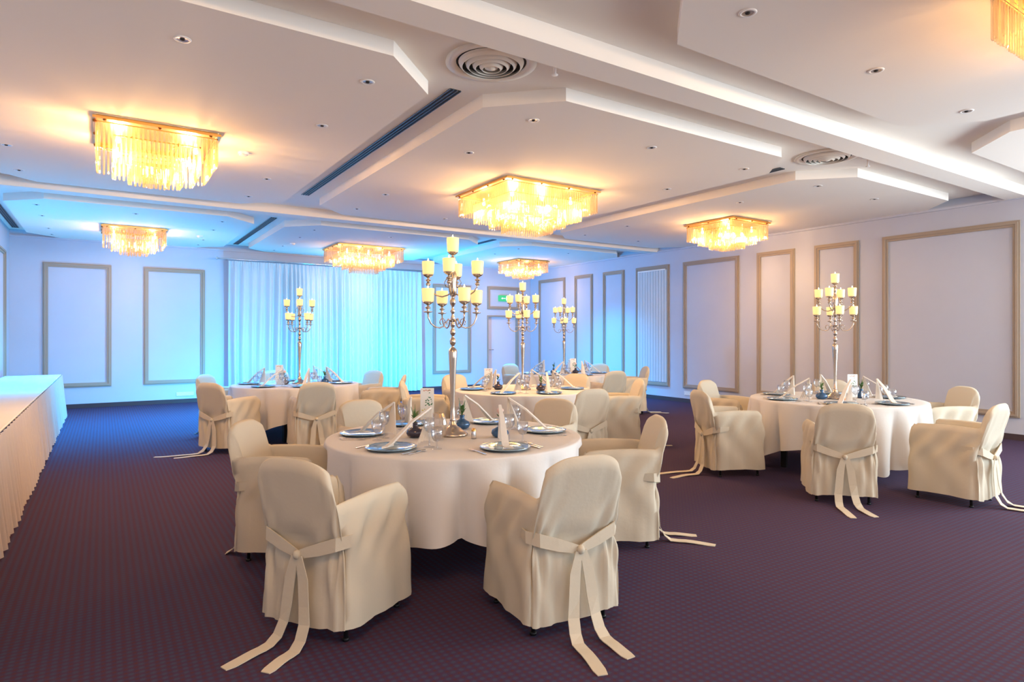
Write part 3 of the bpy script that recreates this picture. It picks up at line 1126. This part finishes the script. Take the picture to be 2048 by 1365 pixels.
def make_candelabrum(seed):
    r = empty('candelabrum', (0, 0, 0))
    MB().lathe([(0, 0), (0.105, 0), (0.108, 0.010), (0.098, 0.018), (0.092, 0.028), (0.070, 0.036), (0.055, 0.052), (0.032, 0.064), (0.026, 0.085), (0.020, 0.10)], 28).build('base', M['silver'], r)
    prof = [(0.020, 0.10), (0.024, 0.106), (0.016, 0.118), (0.015, 0.20), (0.017, 0.30), (0.022, 0.42), (0.029, 0.54), (0.032, 0.585), (0.026, 0.605), (0.012, 0.618), (0.010, 0.628),
            (0.020, 0.645), (0.023, 0.66), (0.018, 0.678), (0.010, 0.69), (0.010, 0.70), (0.019, 0.715), (0.021, 0.73), (0.012, 0.748), (0.010, 0.757), (0.018, 0.772), (0.018, 0.785),
            (0.010, 0.80), (0.015, 0.815), (0.017, 0.83), (0.010, 0.845), (0.011, 0.86), (0.020, 0.872), (0.010, 0.888), (0.009, 0.905), (0.020, 0.925), (0.023, 0.945), (0.012, 0.965),
            (0.010, 0.975), (0.022, 0.99), (0.028, 1.02), (0.026, 1.06), (0.030, 1.10), (0.024, 1.14), (0.012, 1.165), (0.010, 1.185), (0.019, 1.20), (0.012, 1.225), (0.010, 1.24), (0, 1.245)]
    MB().lathe(prof, 16).build('stem', M['silver'], r)

    def cup(b, x, y, z):
        b.lathe([(0, -0.062), (0.006, -0.058), (0.008, -0.046), (0.020, -0.038), (0.020, -0.033), (0.008, -0.028), (0.009, -0.018), (0.026, -0.008), (0.036, 0.0), (0.037, 0.005), (0, 0.005)], 14, (x, y, z))

    def candle(x, y, z, h=0.092):
        c = MB().lathe([(0, 0), (0.036, 0), (0.040, 0.010), (0.044, h - 0.006), (0.042, h), (0.032, h - 0.001), (0.012, h - 0.010), (0, h - 0.012)], 18).build('candle', M['candle'], r, (x, y, z + 0.005))
        MB().lathe([(0, h - 0.012), (0.005, h - 0.006), (0.0065, h + 0.001), (0.004, h + 0.012), (0, h + 0.024)], 8).build('flame', M['flame'], c)
    # lower tier
    for k in range(4):
        a = radians(25 + 90 * k) - YAW
        ca, sa = cos(a), sin(a)
        b = MB()
        pr = [(0.010, 0.80), (0.035, 0.815), (0.055, 0.79), (0.072, 0.765), (0.10, 0.755), (0.135, 0.762), (0.165, 0.785), (0.185, 0.825), (0.187, 0.86)]
        b.tube([(p * ca, p * sa, z) for p, z in pr], 0.0055, 7)
        sp = [(0.075 + 0.024 * cos(t) * (1 - t / 9), 0.80 + 0.024 * sin(t) * (1 - t / 9)) for t in [q * 0.6 - 1.0 for q in range(9)]]
        b.tube([(p * ca, p * sa, z) for p, z in sp], 0.004, 6)
        cup(b, 0.187 * ca, 0.187 * sa, 0.93)
        b.tube([(0.187 * ca, 0.187 * sa, 0.85), (0.187 * ca, 0.187 * sa, 0.90)], [0.006, 0.012], 8)
        b.lathe([(0, -0.012), (0.030, -0.006), (0.032, 0.0), (0, 0.003)], 14, (0.187 * ca, 0.187 * sa, 0.868))
        b.build('arm', M['silver'], r)
        candle(0.187 * ca, 0.187 * sa, 0.93)
    # upper tier
    for k in range(4):
        a = radians(-8 + 90 * k) - YAW
        ca, sa = cos(a), sin(a)
        b = MB()
        pr = [(0.012, 1.00), (0.04, 0.985), (0.075, 0.975), (0.115, 0.985), (0.150, 1.01), (0.172, 1.045), (0.175, 1.07)]
        b.tube([(p * ca, p * sa, z) for p, z in pr], 0.005, 7)
        b.tube([(p * ca, p * sa, z) for p, z in [(0.02, 1.09), (0.045, 1.10), (0.06, 1.075), (0.05, 1.05), (0.03, 1.04)]], 0.004, 6)
        cup(b, 0.175 * ca, 0.175 * sa, 1.128)
        b.lathe([(0, -0.014), (0.014, -0.01), (0.018, 0.0), (0.010, 0.012), (0, 0.016)], 10, (0.175 * ca, 0.175 * sa, 1.065))
        b.build('arm', M['silver'], r)
        candle(0.175 * ca, 0.175 * sa, 1.128)
    b = MB(); cup(b, 0, 0, 1.285); b.build('candle_cup', M['silver'], r)
    candle(0, 0, 1.285, 0.10)
    return r


cn0 = None
for tn, dx, dy in ((1, -0.02, 0.0), (2, 0.05, 0.0), (3, 0, 0), (4, 0, 0), (5, 0.0, 0.0)):
    tx, ty, nm = TABLES[tn]
    if cn0 is None:
        o = cn0 = make_candelabrum(1)
    else:
        o = copy_tree(cn0)
    o.location = (tx + dx, ty + dy, TOP)
    o.rotation_euler = (0, 0, radians({1: 5, 2: 28, 3: -10, 4: -20, 5: -38}[tn]))
    tag(o, 'tall silver candelabrum with nine lit candles on the ' + nm, 'candelabrum', 'silver candelabra on the round tables')
    light('candle_glow', 'POINT', (0, 0, 1.42), (1.0, 0.62, 0.30), 1.6, parent=o, shadow_soft_size=0.06)

# ------------------------------------------------------------------ table settings
def plate_mesh(b):
    b.lathe([(0, 0), (0.095, 0), (0.105, 0.004), (0.150, 0.012), (0.157, 0.015), (0.158, 0.018), (0.148, 0.017), (0.108, 0.010), (0.098, 0.006), (0, 0.006)], 40)
    for k in range(1):
        b.lathe([(0.152, 0.0175), (0.155, 0.0205), (0.158, 0.0175)], 40)
    return b


def glass_obj(kind):
    r = empty('wine_glass', (0, 0, 0))
    if kind == 0:      # wine
        prof = [(0.034, 0), (0.033, 0.002), (0.006, 0.006), (0.0042, 0.02), (0.0042, 0.085)]
        bowl = [(0.004, 0.085), (0.020, 0.095), (0.034, 0.120), (0.036, 0.145), (0.031, 0.185), (0.030, 0.185), (0.035, 0.145), (0.032, 0.120), (0.019, 0.097), (0, 0.089)]
    else:              # small tumbler-like goblet
        prof = [(0.031, 0), (0.030, 0.002), (0.006, 0.005), (0.005, 0.012), (0.005, 0.045)]
        bowl = [(0.005, 0.045), (0.022, 0.052), (0.034, 0.075), (0.037, 0.10), (0.035, 0.135), (0.034, 0.135), (0.036, 0.10), (0.032, 0.076), (0.02, 0.054), (0, 0.049)]
    MB().lathe(prof, 16).build('stem', M['glass'], r)
    MB().lathe(bowl, 18).build('bowl', M['glass'], r)
    return r


def napkin_mesh():
    """ivory napkin: a stiff folded band leaning up from the plate, pleats falling from its tip. +X is the lean direction"""
    b = MB()
    L, Hh = 0.27, 0.225
    pts = [(-0.03, 0, 0.004), (0.0, 0, 0.020), (0.06, 0, 0.075), (0.14, 0, 0.145), (L, 0, Hh)]
    b.ribbon(pts, (0, 1, 0), [0.040, 0.046, 0.040, 0.032, 0.018], 0.010)
    b.ribbon([(-0.07, -0.02, 0.003), (-0.02, 0.0, 0.006), (0.03, 0.03, 0.004)], (0.4, 1, 0), [0.05, 0.07, 0.04], 0.004)
    n = 13
    v = []
    rows = 6
    for j in range(rows + 1):
        t = j / rows
        for i in range(n):
            u = i / (n - 1)
            x = L - 0.10 * t + u * (0.115 * t + 0.006)
            y = (0.010 if i % 2 else -0.010) * (0.25 + t)
            z = Hh + 0.004 - (Hh + 0.002 - 0.015 * sin(u * pi)) * t
            v.append((x, y, z))
    f = []
    for j in range(rows):
        for i in range(n - 1):
            a = j * n + i
            f.append((a, a + 1, a + n + 1, a + n))
    b.add(v, f, False)
    return b


def fork_mesh():
    b = MB()
    b.ribbon([(0, -0.09, 0.003), (0, -0.04, 0.004), (0, 0.03, 0.006)], (1, 0, 0), [0.016, 0.008, 0.006], 0.003)
    b.ribbon([(0, 0.03, 0.006), (0, 0.05, 0.004)], (1, 0, 0), [0.010, 0.022], 0.002)
    for k in range(4):
        x = -0.009 + 0.006 * k
        b.ribbon([(x, 0.05, 0.004), (x, 0.095, 0.008)], (1, 0, 0), 0.003, 0.002)
    return b


def knife_mesh():
    b = MB()
    b.ribbon([(0, -0.10, 0.004), (0, -0.03, 0.004), (0, 0.0, 0.004)], (1, 0, 0), [0.015, 0.013, 0.010], 0.006)
    b.ribbon([(0, 0.0, 0.004), (0.001, 0.06, 0.004), (0.004, 0.11, 0.004)], (1, 0, 0), [0.014, 0.018, 0.004], 0.002)
    return b


def spoon_mesh():
    b = MB()
    b.ribbon([(0, -0.08, 0.003), (0, -0.03, 0.004), (0, 0.04, 0.006)], (1, 0, 0), [0.014, 0.007, 0.005], 0.003)
    b.lathe([(0, 0.0), (0.012, 0.002), (0.017, 0.006), (0.016, 0.007), (0, 0.002)], 12, (0, 0, 0), mtx=Matrix.Translation((0, 0.058, 0.002)) @ Matrix.Diagonal((0.8, 1.3, 1, 1)))
    return b


ME = dict(plate=plate_mesh(MB()).mesh('charger_plate', M['charger']), napkin=napkin_mesh().mesh('napkin', M['napkin']),
          fork=fork_mesh().mesh('fork', M['steel']), knife=knife_mesh().mesh('knife', M['steel']), spoon=spoon_mesh().mesh('spoon', M['steel']))


def inst(name, me, loc, rz, label, cat, group):
    o = bpy.data.objects.new(name, me)
    COL.objects.link(o)
    o.location = loc; o.rotation_euler = (0, 0, rz)
    return tag(o, label, cat, group)


G0 = [glass_obj(0), glass_obj(1)]
g_used = [False, False]


def place_glass(kind, x, y, label):
    if not g_used[kind]:
        o = G0[kind]; g_used[kind] = True
    else:
        o = copy_tree(G0[kind])
    o.location = (x, y, TOP)
    tag(o, label, 'glass', 'glasses on the round tables')


PAZ = {1: (37, 97, 146, 205, 270, 340), 5: (35, 100, 158, 214, 262, 332), 2: (24, 88, 154, 216, 265, 332), 3: (24, 97, 151, 215, 265, 332), 4: (24, 97, 157, 215, 265, 332)}
ORD = (24, 97, 157, 215, 265, 332)
TSH = {1: 'nearest round table', 2: 'table before the curtain', 3: 'middle round table', 4: 'farthest round table', 5: 'table by the tall panel'}
for tn, azs in PAZ.items():
    tx, ty, nm = TABLES[tn]
    for k, az in enumerate(azs):
        a = radians(az)
        sn = SEAT[ORD[k]]
        tnm = TSH[tn]
        u = Vector((cos(a), sin(a), 0)); p = Vector((-sin(a), cos(a), 0))
        c = Vector((tx, ty, TOP)) + u * 0.655
        inst('charger_plate', ME['plate'], c, a, 'silver blue charger plate at the %s seat of the %s' % (sn, tnm), 'plate', 'charger plates')
        inst('napkin', ME['napkin'], c + Vector((0, 0, 0.015)), a + pi - radians(25), 'ivory folded napkin leaning at the %s seat of the %s' % (sn, tnm), 'napkin', 'folded napkins on the plates')
        if tn in (1, 5):
            inst('fork', ME['fork'], c - p * 0.20 + u * 0.01, a + pi / 2, 'silver fork beside the plate at the %s seat, %s' % (sn, tnm), 'fork', 'forks beside the plates')
            inst('knife', ME['knife'], c + p * 0.185 + u * 0.01, a + pi / 2, 'silver knife beside the plate at the %s seat, %s' % (sn, tnm), 'knife', 'knives beside the plates')
            inst('spoon', ME['spoon'], c + p * 0.22 + u * 0.01, a + pi / 2, 'silver spoon outside the knife at the %s seat, %s' % (sn, tnm), 'spoon', 'spoons beside the knives')
        q = Vector((tx, ty, 0)) + u * 0.47 + p * 0.15
        place_glass(0, q.x, q.y, 'tall clear wine glass at the %s seat of the %s' % (sn, tnm))
        q = Vector((tx, ty, 0)) + u * 0.50 + p * 0.235
        place_glass(1, q.x, q.y, 'short clear water goblet at the %s seat of the %s' % (sn, tnm))


def make_vase(dark):
    r = empty('bubble_vase', (0, 0, 0))
    MB().lathe([(0, 0), (0.030, 0), (0.052, 0.010), (0.062, 0.030), (0.055, 0.052), (0.032, 0.066), (0.018, 0.074), (0.016, 0.090), (0.022, 0.102), (0.020, 0.103), (0.013, 0.090), (0.012, 0.076), (0, 0.07)], 26).build('body', M['vasedark' if dark else 'vase'], r)
    return r


def make_rose(kind):
    r = empty('rose', (0, 0, 0))
    MB().tube([(0, 0, 0.074), (0.003, 0.002, 0.12), (0.0, 0.006, 0.165)], 0.0028, 6).build('stem', M['leaf'], r)
    rr = random.Random(kind)
    for k in range(6):
        a = rr.uniform(0, 6.28); z = 0.10 + 0.010 * k
        d_ = Vector((cos(a), sin(a), 0)); s_ = Vector((-sin(a), cos(a), 0))
        lp = Vector((0, 0, z)); tip = lp + d_ * 0.035 + Vector((0, 0, 0.035)); mid = lp + d_ * 0.018 + Vector((0, 0, 0.022))
        v = [lp, mid + s_ * 0.012, tip, mid - s_ * 0.012, mid + Vector((0, 0, -0.004))]
        b = MB(); b.add([tuple(q) for q in v], [(0, 1, 4), (1, 2, 4), (2, 3, 4), (3, 0, 4)])
        b.build('leaf', M['leaf'], r)
    if kind == 0:
        b = MB()
        b.lathe([(0, 0.160), (0.012, 0.162), (0.020, 0.175), (0.021, 0.188), (0.015, 0.200), (0.006, 0.205), (0, 0.201)], 14)
        for k in range(5):
            a = k * 2 * pi / 5
            d_ = Vector((cos(a), sin(a), 0)); s_ = Vector((-sin(a), cos(a), 0)); o_ = Vector((0, 0, 0.165))
            vv = [o_ + d_ * 0.010, o_ + d_ * 0.020 + s_ * 0.014 + Vector((0, 0, 0.012)), o_ + d_ * 0.024 + Vector((0, 0, 0.032)), o_ + d_ * 0.020 - s_ * 0.014 + Vector((0, 0, 0.012)), o_ + d_ * 0.0245 + Vector((0, 0, 0.016))]
            b.add([tuple(q) for q in vv], [(0, 1, 4), (1, 2, 4), (2, 3, 4), (3, 0, 4)])
        b.build('bloom', M['rose'], r)
    else:
        b = MB()
        for k in range(5):
            a = rr.uniform(0, 6.28)
            d_ = Vector((cos(a), sin(a), 0)); s_ = Vector((-sin(a), cos(a), 0))
            b.ribbon([(0, 0, 0.10), tuple(d_ * 0.012 + Vector((0, 0, 0.14))), tuple(d_ * 0.030 + Vector((0, 0, 0.19 + 0.02 * (k % 3))))], tuple(s_), [0.006, 0.010, 0.002], 0.0012)
        b.build('sprig', M['leaf'], r)
    return r


def make_card():
    r = empty('menu_card', (0, 0, 0))
    MB().box((-0.055, -0.0015, 0.02), (0.055, 0.0015, 0.275)).build('card', M['card'], r)
    MB().bbox((-0.035, -0.02, 0), (0.035, 0.02, 0.022), 0.003).build('holder', M['silver'], r)
    rr = random.Random(3)
    b = MB()
    for k in range(22):
        x, z = rr.gauss(0.012, 0.013), rr.gauss(0.165, 0.028)
        x = max(-0.045, min(0.045, x))
        s_ = rr.uniform(0.004, 0.009)
        b.add([(x - s_, -0.0022, z), (x, -0.0022, z - s_ * 0.6), (x + s_, -0.0022, z), (x, -0.0022, z + s_ * 0.9)], [(0, 1, 2, 3)], False)
    b.build('leaf_print', M['ink'], r)
    b = MB()
    for k in range(4):
        b.box((-0.030 + 0.016 * k, -0.0023, 0.250 + 0.004 * (k % 2)), (-0.020 + 0.016 * k, -0.0015, 0.257 + 0.004 * (k % 2)))
    b.build('red_print', M['inkred'], r)
    b = MB()
    for k in range(5):
        x, z = rr.uniform(-0.045, -0.02), rr.uniform(0.06, 0.10)
        b.box((x, -0.0023, z), (x + 0.008, -0.0015, z + 0.007))
    b.build('yellow_print', M['inkyel'], r)
    return r


V = [make_vase(False), make_vase(True)]
RZ = [make_rose(0), make_rose(1)]
CARD = make_card()
used = set()


def put(proto, key, loc, rz, label, cat, group=None):
    if key in used:
        o = copy_tree(proto)
    else:
        used.add(key); o = proto
    o.location = loc; o.rotation_euler = (0, 0, rz)
    return tag(o, label, cat, group)


vs = [
    (1, 2.29, 3.65, 0, 0, 'right of the candelabrum foot'), (1, 1.80, 3.97, 1, 1, 'left of the candelabrum foot'), (1, 2.26, 4.14, 0, 1, 'just behind the candelabrum foot'),
    (2, 2.18, 9.30, 1, 0, 'beside the candelabrum'), (2, 2.72, 9.18, 0, 1, 'with spiky leaves'),
    (3, 4.30, 6.90, 1, 0, 'beneath the menu card'), (3, 4.66, 6.45, 1, 1, 'in front of the candelabrum'),
    (4, 6.98, 9.26, 0, 1, 'left of the candelabrum'), (4, 7.33, 9.05, 1, 0, 'right of the candelabrum'),
    (5, 6.64, 3.90, 0, 1, 'left of the candelabrum'), (5, 7.12, 3.72, 0, 1, 'right of the menu card'),
]
for tn, x, y, dk, rk, ps in vs:
    nm = TSH[tn]
    put(V[dk], ('v', dk), (x, y, TOP), 0, '%s bubble vase %s on the %s' % ('dark glass' if dk else 'blue glass', ps, nm), 'vase', 'bubble vases on the round tables')
    put(RZ[rk], ('r', rk), (x, y, TOP), x * 9, '%s in the vase %s, %s' % ('pale rose' if rk == 0 else 'green sprig', ps, nm), 'flower', 'flowers in the bubble vases')
for tn, x, y in ((1, 2.20, 4.62), (2, 2.14, 9.45), (3, 4.20, 6.98), (4, 7.36, 9.16), (5, 6.90, 3.70)):
    put(CARD, 'card', (x, y, TOP), -YAW, 'upright white menu card with green leaf print on the ' + TSH[tn], 'menu card', 'menu cards on the round tables')

# shakers, crystal bowl, small candle
def shaker(x, y, lab):
    r = empty('pepper_shaker', (x, y, TOP))
    MB().lathe([(0, 0), (0.017, 0), (0.018, 0.01), (0.015, 0.045), (0.014, 0.050)], 16).build('body', M['glass' if 0 else 'steel'], r)
    MB().lathe([(0.0155, 0.050), (0.0160, 0.058), (0.011, 0.068), (0, 0.071)], 16).build('cap', M['brass'], r)
    tag(r, lab, 'shaker', 'shakers on the round tables')


shaker(2.11, 3.70, 'small silver shaker beside the candelabrum foot on the nearest table')
shaker(6.98, 3.62, 'small silver shaker on the table by the tall wall panel')
shaker(4.80, 6.50, 'small silver shaker on the middle round table')
mb = MB()
n = 20
v = []
prof = [(0.025, 0.0), (0.040, 0.010), (0.056, 0.050), (0.062, 0.100), (0.052, 0.150), (0.040, 0.175)]
for j, (r_, z) in enumerate(prof):
    for i in range(n):
        rr_ = r_ * (1.0 if i % 2 else 0.88)
        v.append((rr_ * cos(2 * pi * i / n), rr_ * sin(2 * pi * i / n), z))
f = []
for j in range(len(prof) - 1):
    for i in range(n):
        k = (i + 1) % n
        f.append((j * n + i, j * n + k, (j + 1) * n + k, (j + 1) * n + i))
f.append(tuple(range(n - 1, -1, -1)))
mb.add(v, f, False)
tag(mb.build('crystal_vase', glassy('cut_crystal', (0.93, 0.93, 0.95), 0.25, 0.08, translucent=0.25), loc=(1.90, 3.82, TOP)),
    'cut crystal glass vase left of the candelabrum foot on the nearest table', 'crystal vase')
mb = MB().lathe([(0, 0), (0.026, 0), (0.030, 0.01), (0.030, 0.035), (0.022, 0.045), (0, 0.046)], 16)
tag(mb.build('votive_candle', M['orange'], loc=(6.74, 3.72, TOP)), 'small orange votive at the candelabrum foot on the right table', 'candle')

# ------------------------------------------------------------------ buffet table with skirt
bt = empty('buffet_table', (-1.02, 9.6, 0))
bx0, bx1, by0, by1, bz = -0.42, 0.38, -6.2, 4.38, 0.745
MB().bbox((bx0, by0, bz - 0.02), (bx1, by1, bz), 0.006).build('table_top', M['cloth'], bt)
for sx in (-0.36, 0.30):
    for k in range(5):
        y = by0 + 0.2 + (by1 - by0 - 0.4) * k / 4
        MB().box((sx - 0.02, y - 0.02, 0), (sx + 0.02, y + 0.02, bz - 0.02)).build('leg', M['leg'], bt)
path = []
yy = by0
while yy < by1:
    path.append((bx1, yy, 1, 0)); yy += 0.012
xx = bx1
while xx > bx0:
    path.append((xx, by1, 0, 1)); xx -= 0.012
v = []; rows = 14
for j in range(rows + 1):
    t = j / rows
    for i, (x, y, nx_, ny_) in enumerate(path):
        s = i * 0.012
        wv = sin(s * 2 * pi / 0.19 + 0.8 * sin(s * 1.7)) * 0.6 + sin(s * 2 * pi / 0.085 + 2 * sin(s * 0.9)) * 0.4
        a = 0.008 + 0.034 * t
        d_ = 0.012 + a * (wv + 0.6) + 0.03 * t
        v.append((x + nx_ * d_, y + ny_ * d_, bz - 0.004 - t * (bz - 0.018 - 0.006 * wv)))
f = []
m_ = len(path)
for j in range(rows):
    for i in range(m_ - 1):
        a = j * m_ + i
        f.append((a, a + m_, a + m_ + 1, a + 1))
mb = MB(); mb.add(v, f)
mb.build('skirt', M['skirt'], bt)
tag(bt, 'long buffet table with white top and pleated cream skirt along the left wall', 'buffet table')

# ------------------------------------------------------------------ exit sign, sockets
ex = empty('exit_sign', (9.62, YF, 2.44))
MB().bbox((-0.15, -0.05, 0), (0.15, 0, 0.17), 0.006).build('housing', M['exitg'], ex)
b = MB()
yq = -0.053
b.box((-0.03, yq, 0.075), (0.07, -0.05, 0.092))       # arrow shaft
b.add([(-0.03, yq, 0.055), (-0.03, yq, 0.112), (-0.075, yq, 0.083)], [(0, 1, 2)], False)
b.box((0.09, yq, 0.03), (0.13, -0.05, 0.14))           # door symbol
b.build('pictogram', M['exitw'], ex)
tag(ex, 'green emergency exit sign on the far wall above the door', 'exit sign')


def socket(loc, rz, label, n=2):
    r = empty('wall_socket', loc, rz)
    MB().bbox((-0.042 * n, -0.012, -0.042), (0.042 * n, 0, 0.042), 0.004).build('cover_plate', M['white'], r)
    for i in range(n):
        cx = (i - (n - 1) / 2) * 0.08
        b = MB()
        b.lathe([(0.028, -0.006), (0.029, 0.0005), (0.026, 0.0005), (0.025, -0.006), (0, -0.006)], 18, mtx=Matrix.Translation((cx, -0.012, 0)) @ Matrix.Rotation(radians(90), 4, 'X'))
        b.build('insert', M['lamp'], r)
    tag(r, label, 'socket', 'wall sockets above the baseboard')


socket((1.48, YF, 0.19), 0, 'white wall socket strip under the wall panel left of the curtain', 4)
socket((XR, 9.25, 0.20), radians(-90), 'white wall socket low on the right wall below a wide panel')
socket((7.82, YF, 0.16), 0, 'white wall socket right of the curtain bottom', 1)
